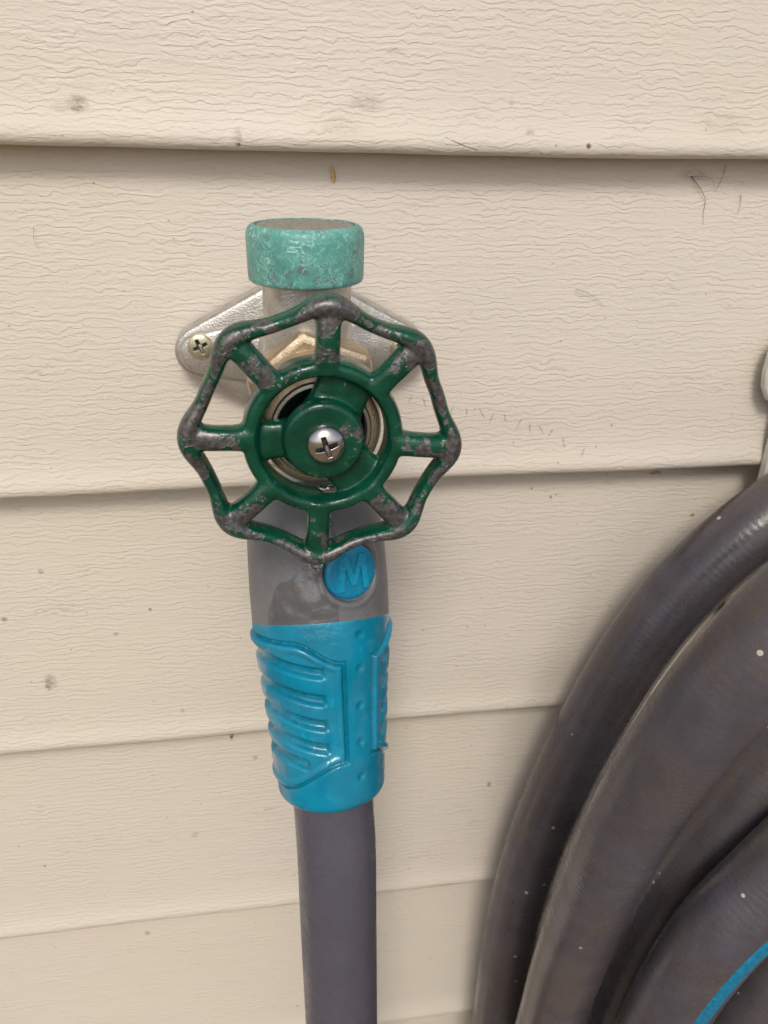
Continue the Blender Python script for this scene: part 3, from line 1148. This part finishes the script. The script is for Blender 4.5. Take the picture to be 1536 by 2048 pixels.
# round button with a raised letter
bc = con_point(BTN_TH, BTN_S, rad_at(BTN_S) - 0.0019)
bn = (SXc * math.sin(BTN_TH) + SYc * math.cos(BTN_TH)).normalized()
bn = (bn + CD * 0.05).normalized()
bup = (-CD - bn * (-CD).dot(bn)).normalized()
brt = bup.cross(bn)
if brt.x < 0:
    brt = -brt
vv, ff = [], []
nb, na = 12, 72
for i in range(nb + 1):
    t = i / nb
    if t <= 0.8:
        r, h = 0.0072 * t / 0.8, 0.00175 - 0.0003 * (t / 0.8) ** 2
    else:
        q = (t - 0.8) / 0.2
        r, h = 0.0072 + 0.0003 * math.sin(q * math.pi / 2), 0.00145 * (1 - q)
    for k in range(na):
        a = 2 * math.pi * k / na
        vv.append(bc + brt * (r * math.cos(a)) + bup * (r * math.sin(a)) + bn * h)
for i in range(nb):
    for k in range(na):
        j = (k + 1) % na
        ff.append((i * na + k, i * na + j, (i + 1) * na + j, (i + 1) * na + k))
btn = rel(mesh_obj('button', vv, ff, BTN, hose))
btn['label'] = 'round teal button with a raised letter M'


def poly_extrude(name, pts, org, ex, ey, ez, h, mat, parent):
    bm = bmesh.new()
    lo = [bm.verts.new(org + ex * x + ey * y) for x, y in pts]
    hi = [bm.verts.new(org + ex * x * 0.93 + ey * y * 0.93 + ez * h) for x, y in pts]
    n = len(pts)
    for i in range(n):
        bm.faces.new((lo[i], lo[(i + 1) % n], hi[(i + 1) % n], hi[i]))
    tf = bm.faces.new(hi)
    bmesh.ops.triangulate(bm, faces=[tf])
    return rel(bm_obj(name, bm, mat, parent, False))


MM = [(-1.0, -0.95), (-0.82, 0.95), (-0.38, 0.95), (0.02, -0.12), (0.42, 0.95), (0.84, 0.95), (1.0, -0.95), (0.62, -0.95),
      (0.52, 0.30), (0.16, -0.70), (-0.12, -0.70), (-0.50, 0.30), (-0.62, -0.95)]
poly_extrude('letter', [(x * 0.0049, y * 0.0052) for x, y in MM], bc + bn * 0.00115, brt, bup, bn, 0.00115, LETTER, btn)

# the hanging length
h0 = CT0 + CD * 0.086
hp = [h0, CT0 + CD * 0.096, CT0 + CD * 0.110, Vector((0.0137, -0.0870, -0.212)), Vector((0.0140, -0.0920, -0.258)), Vector((0.0150, -0.0970, -0.34)),
      Vector((0.018, -0.103, -0.50)), Vector((0.024, -0.115, -0.66)), Vector((0.045, -0.150, -0.79)), Vector((0.10, -0.20, -0.842)), Vector((0.22, -0.22, -0.8475)),
      Vector((0.42, -0.17, -0.848)), Vector((0.62, -0.2, -0.848))]
v_, f_, u_ = tube_geo(catmull(hp, 0.004), 0.0117, 36)
rel(mesh_obj('hose_tube', v_, f_, HOSE, hose, uvs=u_))

# ------------------------------------------------------------------ coiled hose
HR = 0.0119
L1 = [(1500, 1005), (1400, 1085), (1300, 1190), (1220, 1300), (1150, 1420), (1090, 1540), (1040, 1660), (1000, 1790), (975, 1920), (958, 2048), (948, 2200)]
p1 = [P(u - 10, v - 6, -0.036) for u, v in L1]
arc1 = []
for i, p in enumerate(p1):
    a, b = p1[max(0, i - 1)], p1[min(len(p1) - 1, i + 1)]
    t = (b - a).normalized()
    nrm1 = Vector((-t.z, 0, t.x))
    if nrm1.x < 0:
        nrm1 = -nrm1
    arc1.append(p + nrm1 * HR)
arc2 = [P(u, v, y) for u, v, y in ((1900, 1010, -0.110), (1760, 1090, -0.117), (1640, 1185, -0.116), (1530, 1290, -0.116), (1440, 1385, -0.113), (1345, 1510, -0.107), (1282, 1605, -0.102), (1230, 1700, -0.098), (1160, 1860, -0.089), (1108, 2020, -0.085), (1070, 2200, -0.083))]
arc3 = [P(u, v, y) for u, v, y in ((1900, 1262, -0.088), (1760, 1347, -0.090), (1640, 1446, -0.091), (1530, 1556, -0.091), (1445, 1659, -0.090), (1361, 1772, -0.088), (1288, 1893, -0.084), (1231, 2015, -0.080), (1186, 2158, -0.076))]
arc4 = [P(u, v, y) for u, v, y in ((1900, 1500, -0.108), (1760, 1585, -0.112), (1640, 1675, -0.114), (1530, 1775, -0.114), (1460, 1842, -0.114), (1392, 1925, -0.113), (1325, 2035, -0.110), (1270, 2160, -0.107))]
arc5 = [P(u, v, y) for u, v, y in ((1900, 1690, -0.088), (1760, 1780, -0.089), (1640, 1875, -0.089), (1545, 1965, -0.089), (1480, 2045, -0.088), (1425, 2150, -0.086))]
arc1 = [P(u, v, -0.034) for u, v in ((1900, 830), (1760, 890), (1640, 965))] + arc1
arc6 = [p + Vector((0.030, -0.026, -0.026)) for p in arc1]
RIGHTX = 0.56
path = []


def finish(last, y, bz, rx):
    """the unseen rest of a loop: round the bottom, up the right, to the saddle"""
    return [Vector((last.x + 0.012, y, -0.42)), Vector((0.17, y, bz + 0.06)), Vector((0.31, y, bz)), Vector((rx - 0.10, y, bz + 0.065)), Vector((rx, y, -0.34)),
            Vector((rx - 0.02, y, -0.20)), Vector((rx - 0.10, y, -0.085)), Vector((0.40, y, -0.040))]


def start(first, y, z):
    return [Vector((0.33, y, z))]


for arc, y, bz, rx in ((arc1, -0.034, -0.62, 0.57), (arc6, -0.060, -0.60, 0.55), (arc3, -0.082, -0.58, 0.54), (arc2, -0.106, -0.57, 0.555), (arc4, -0.118, -0.56, 0.535), (arc5, -0.094, -0.53, 0.50)):
    path += start(arc[0], arc[0].y, -0.030)
    path += arc
    path += finish(arc[-1], y, bz, rx)
COILC = Vector((0.31, -0.07, -0.62))
coil = thing('hose_coil', 'dirty grey garden hose coiled in hanging loops beside the faucet', 'garden hose', COILC)
cp = catmull(path, 0.005)
v_, f_, u_ = tube_geo(cp, HR, 28)
ct = rel(mesh_obj('coiled_tube', v_, f_, COILM, coil, uvs=u_))
# teal stripe moulded along one loop, slowly twisting round the hose
T_, U_ = transport(cp)
mid4 = P(1455, 1835, -0.113)
i0 = min(range(len(cp)), key=lambda i: (cp[i] - mid4).length)
tocam = (CAM - cp[i0]).normalized()
sidev = tocam.cross(T_[i0]).normalized()
if (rt.dot(sidev) + dn.dot(sidev)) < 0:
    sidev = -sidev
want = (sidev * math.cos(R(33)) + tocam * math.sin(R(33)))
want = (want - T_[i0] * want.dot(T_[i0])).normalized()
W0 = T_[i0].cross(U_[i0])
a0 = math.atan2(want.dot(W0), want.dot(U_[i0]))
vv, ff = [], []
dist = 0.0
seq = []
for i in range(i0 - 70, i0 + 120):
    if not 0 <= i < len(cp):
        continue
    seq.append(i)
run = 0.0
Ls = {}
for a, b in zip(seq[:-1], seq[1:]):
    Ls[a] = run
    run += (cp[b] - cp[a]).length
Ls[seq[-1]] = run
ref = Ls[i0]
NS = 9
for i in seq:
    wv_ = T_[i].cross(U_[i])
    a = a0 + (Ls[i] - ref) * 1.2
    for k in range(NS):
        t = (k / (NS - 1) - 0.5) * 2
        an = a + t * 0.22
        rr_ = HR + 0.00030 * (1 - t ** 4) - 0.00004
        vv.append(cp[i] + (U_[i] * math.cos(an) + wv_ * math.sin(an)) * rr_)
for q in range(len(seq) - 1):
    for k in range(NS - 1):
        ff.append((q * NS + k, q * NS + k + 1, (q + 1) * NS + k + 1, (q + 1) * NS + k))
st = rel(mesh_obj('stripe', vv, ff, STRIPE, coil))
st['label'] = 'teal stripe moulded along the hose'

# ------------------------------------------------------------------ hose hanger
hang = thing('hose_hanger', 'cream metal hose hanger screwed to the siding above the coil', 'hose hanger', (0.31, -0.012, -0.10))


def plate(name, outline, y0, y1, mat, parent, bevel=0.0008):
    bm = bmesh.new()
    a = [bm.verts.new((x, y0, z)) for x, z in outline]
    b = [bm.verts.new((x, y1, z)) for x, z in outline]
    n = len(outline)
    for i in range(n):
        bm.faces.new((a[i], a[(i + 1) % n], b[(i + 1) % n], b[i]))
    bm.faces.new(a[::-1])
    bm.faces.new(b)
    o = rel(bm_obj(name, bm, mat, parent, True, 35))
    md = o.modifiers.new('bevel', 'BEVEL')
    md.width = bevel
    md.segments = 2
    md.limit_method = 'ANGLE'
    return o


e1 = P(1537, 730, -0.0145)
ear = [(e1.x + 0.016, e1.z + 0.0125), (e1.x + 0.006, e1.z + 0.0120), (e1.x + 0.0018, e1.z + 0.0090), (e1.x - 0.0002, e1.z + 0.004), (e1.x - 0.0004, e1.z - 0.003), (e1.x + 0.0004, e1.z - 0.008),
       (e1.x + 0.003, e1.z - 0.0125), (e1.x + 0.008, e1.z - 0.0145), (0.455 - 0.008, e1.z - 0.0145), (0.455, e1.z - 0.006), (0.455, e1.z + 0.008), (0.447, e1.z + 0.0125)]
plate('back_plate', ear, -0.0120, -0.0155, CREAM, hang)
e2 = P(1530, 930, -0.0150)
plate('leg', [(e2.x, e2.z + 0.024), (e2.x, e2.z - 0.08), (e2.x + 0.012, e2.z - 0.09), (e2.x + 0.022, e2.z - 0.08), (e2.x + 0.022, e2.z + 0.024)], -0.0122, -0.0165, CREAM, hang)
plate('leg', [(0.62 - e2.x, e2.z + 0.024), (0.62 - e2.x, e2.z - 0.08), (0.608 - e2.x, e2.z - 0.09), (0.598 - e2.x, e2.z - 0.08), (0.598 - e2.x, e2.z + 0.024)], -0.0122, -0.0165, CREAM, hang)
# curved saddle that carries the coil
bm = bmesh.new()
prev = None
for i in range(25):
    a = R(150 - 120 * i / 24)
    x = 0.31 + 0.155 * math.cos(a)
    z = -0.205 + 0.155 * math.sin(a)
    x2 = 0.31 + 0.152 * math.cos(a)
    z2 = -0.205 + 0.152 * math.sin(a)
    cur = [bm.verts.new((x, -0.0157, z)), bm.verts.new((x, -0.140, z)), bm.verts.new((x2, -0.140, z2)), bm.verts.new((x2, -0.0157, z2))]
    if prev:
        for k in range(4):
            bm.faces.new((prev[k], prev[(k + 1) % 4], cur[(k + 1) % 4], cur[k]))
    else:
        bm.faces.new(cur)
    prev = cur
bm.faces.new(prev[::-1])
rel(bm_obj('saddle', bm, CREAM, hang, True, 40))

# ------------------------------------------------------------------ small things: water, husk, strands
def drop(name, c, rx, ry, rz, label, grp=None):
    bm = bmesh.new()
    bmesh.ops.create_uvsphere(bm, u_segments=24, v_segments=16, radius=1.0)
    for v in bm.verts:
        k = 1.0
        if v.co.z > 0:
            k = 1 - 0.35 * v.co.z
        v.co = Vector((v.co.x * rx * k, v.co.y * ry * k, v.co.z * rz))
    o = bm_obj(name, bm, WATER, None, True)
    o.location = c
    return tag(o, label, 'water drop', grp)


db = HUB + Vector((math.cos(SP[4]), 0, math.sin(SP[4]))) * 0.0312
drop('water_drop', db + Vector((0, -0.0004, -0.0001)), 0.0017, 0.0016, 0.0013, 'clear water drop hanging under the lowest lobe of the handwheel')
dq = HUB + Vector((0.0012, 0.0015, -0.0124))
drop('water_drop', dq, 0.0026, 0.0016, 0.0013, 'clear water bead on the inner ring of the handwheel below the hub')
dr = HUB + Vector((math.cos(SP[4]) * 0.0195 + 0.0024, -0.0016, math.sin(SP[4]) * 0.0195))
drop('water_drop', dr, 0.0007, 0.0008, 0.0011, 'tiny water drop on the side of the bottom spoke')


def strand(name, pix, rad, mat, label, cat, lift=0.0006, taper=True, grp=None):
    pts = []
    for i, (u, v) in enumerate(pix):
        q = P(u, v, -0.006)
        q = P(u, v, wall_y(q.z))
        pts.append(q + Vector((0, -lift * (1 + 0.6 * math.sin(i * 1.7)), 0)))
    c = pts[0].copy()
    pts = [p - c for p in pts]
    pth = catmull(pts, 0.0008)
    v2, f2, u2 = tube_geo(pth, (lambda t, L: rad * (1 - 0.7 * t)) if taper else rad, 6)
    o = mesh_obj(name, v2, f2, mat, None)
    o.location = c
    return tag(o, label, cat, grp)


strand('cobweb_strand', [(1380, 352), (1398, 378), (1409, 400), (1406, 425), (1404, 450)], 0.00012, HAIR, 'dark kinked cobweb strand hanging below the upper plank edge', 'cobweb')
strand('cobweb_strand', [(1450, 330), (1440, 358), (1429, 382)], 0.00010, HAIR, 'short straight fibre dangling beside the kinked cobweb strand', 'cobweb')
strand('cobweb_strand', [(1380, 354), (1400, 352), (1424, 360), (1429, 378)], 0.00007, HAIR, 'fine cobweb thread bridging the two dangling fibres', 'cobweb')
strand('loose_fibre', [(1480, 388), (1478, 405), (1474, 428)], 0.00010, HAIR, 'short vertical dark fibre stuck to the siding away from the cobweb', 'fibre')
strand('loose_fibre', [(1150, 578), (1172, 584), (1192, 597), (1206, 612)], 0.00009, HAIR, 'curved hair stuck to the siding between faucet and hanger', 'fibre')
strand('loose_fibre', [(890, 275), (925, 290), (955, 300)], 0.00011, HAIR, 'slanting dark fibre on the lower edge of the top plank', 'fibre')
strand('loose_fibre', [(957, 1945), (966, 1958), (964, 1972), (950, 1982)], 0.00020, HAIR, 'curled brown stalk on the siding beside the lowest hose loop', 'fibre', 0.001)
strand('loose_fibre', [(68, 455), (70, 480), (80, 498)], 0.00006, HAIR, 'thin bent hair on the siding left of the teal cap', 'fibre')
# dried seed husk
q = P(664, 346, -0.0015)
vv, ff = [], []
nr_, na_ = 14, 12
for i in range(nr_ + 1):
    t = i / nr_
    r = 0.00085 * math.sin(math.pi * min(1, t * 0.96 + 0.02)) ** 0.7 * (0.35 + 0.65 * t)
    for k in range(na_):
        a = 2 * math.pi * k / na_
        vv.append((r * math.cos(a) + 0.0013 * (t - 0.5) + 0.0003 * math.sin(4 * t), r * 0.7 * math.sin(a), 0.0050 * (0.5 - t)))
for i in range(nr_):
    for k in range(na_):
        j = (k + 1) % na_
        ff.append((i * na_ + k, i * na_ + j, (i + 1) * na_ + j, (i + 1) * na_ + k))
hk = mesh_obj('seed_husk', vv, ff, STRAW, None)
hk.location = (q.x, -0.0022, q.z)
tag(hk, 'tiny straw coloured seed husk stuck under the top plank above the teal cap', 'seed husk')
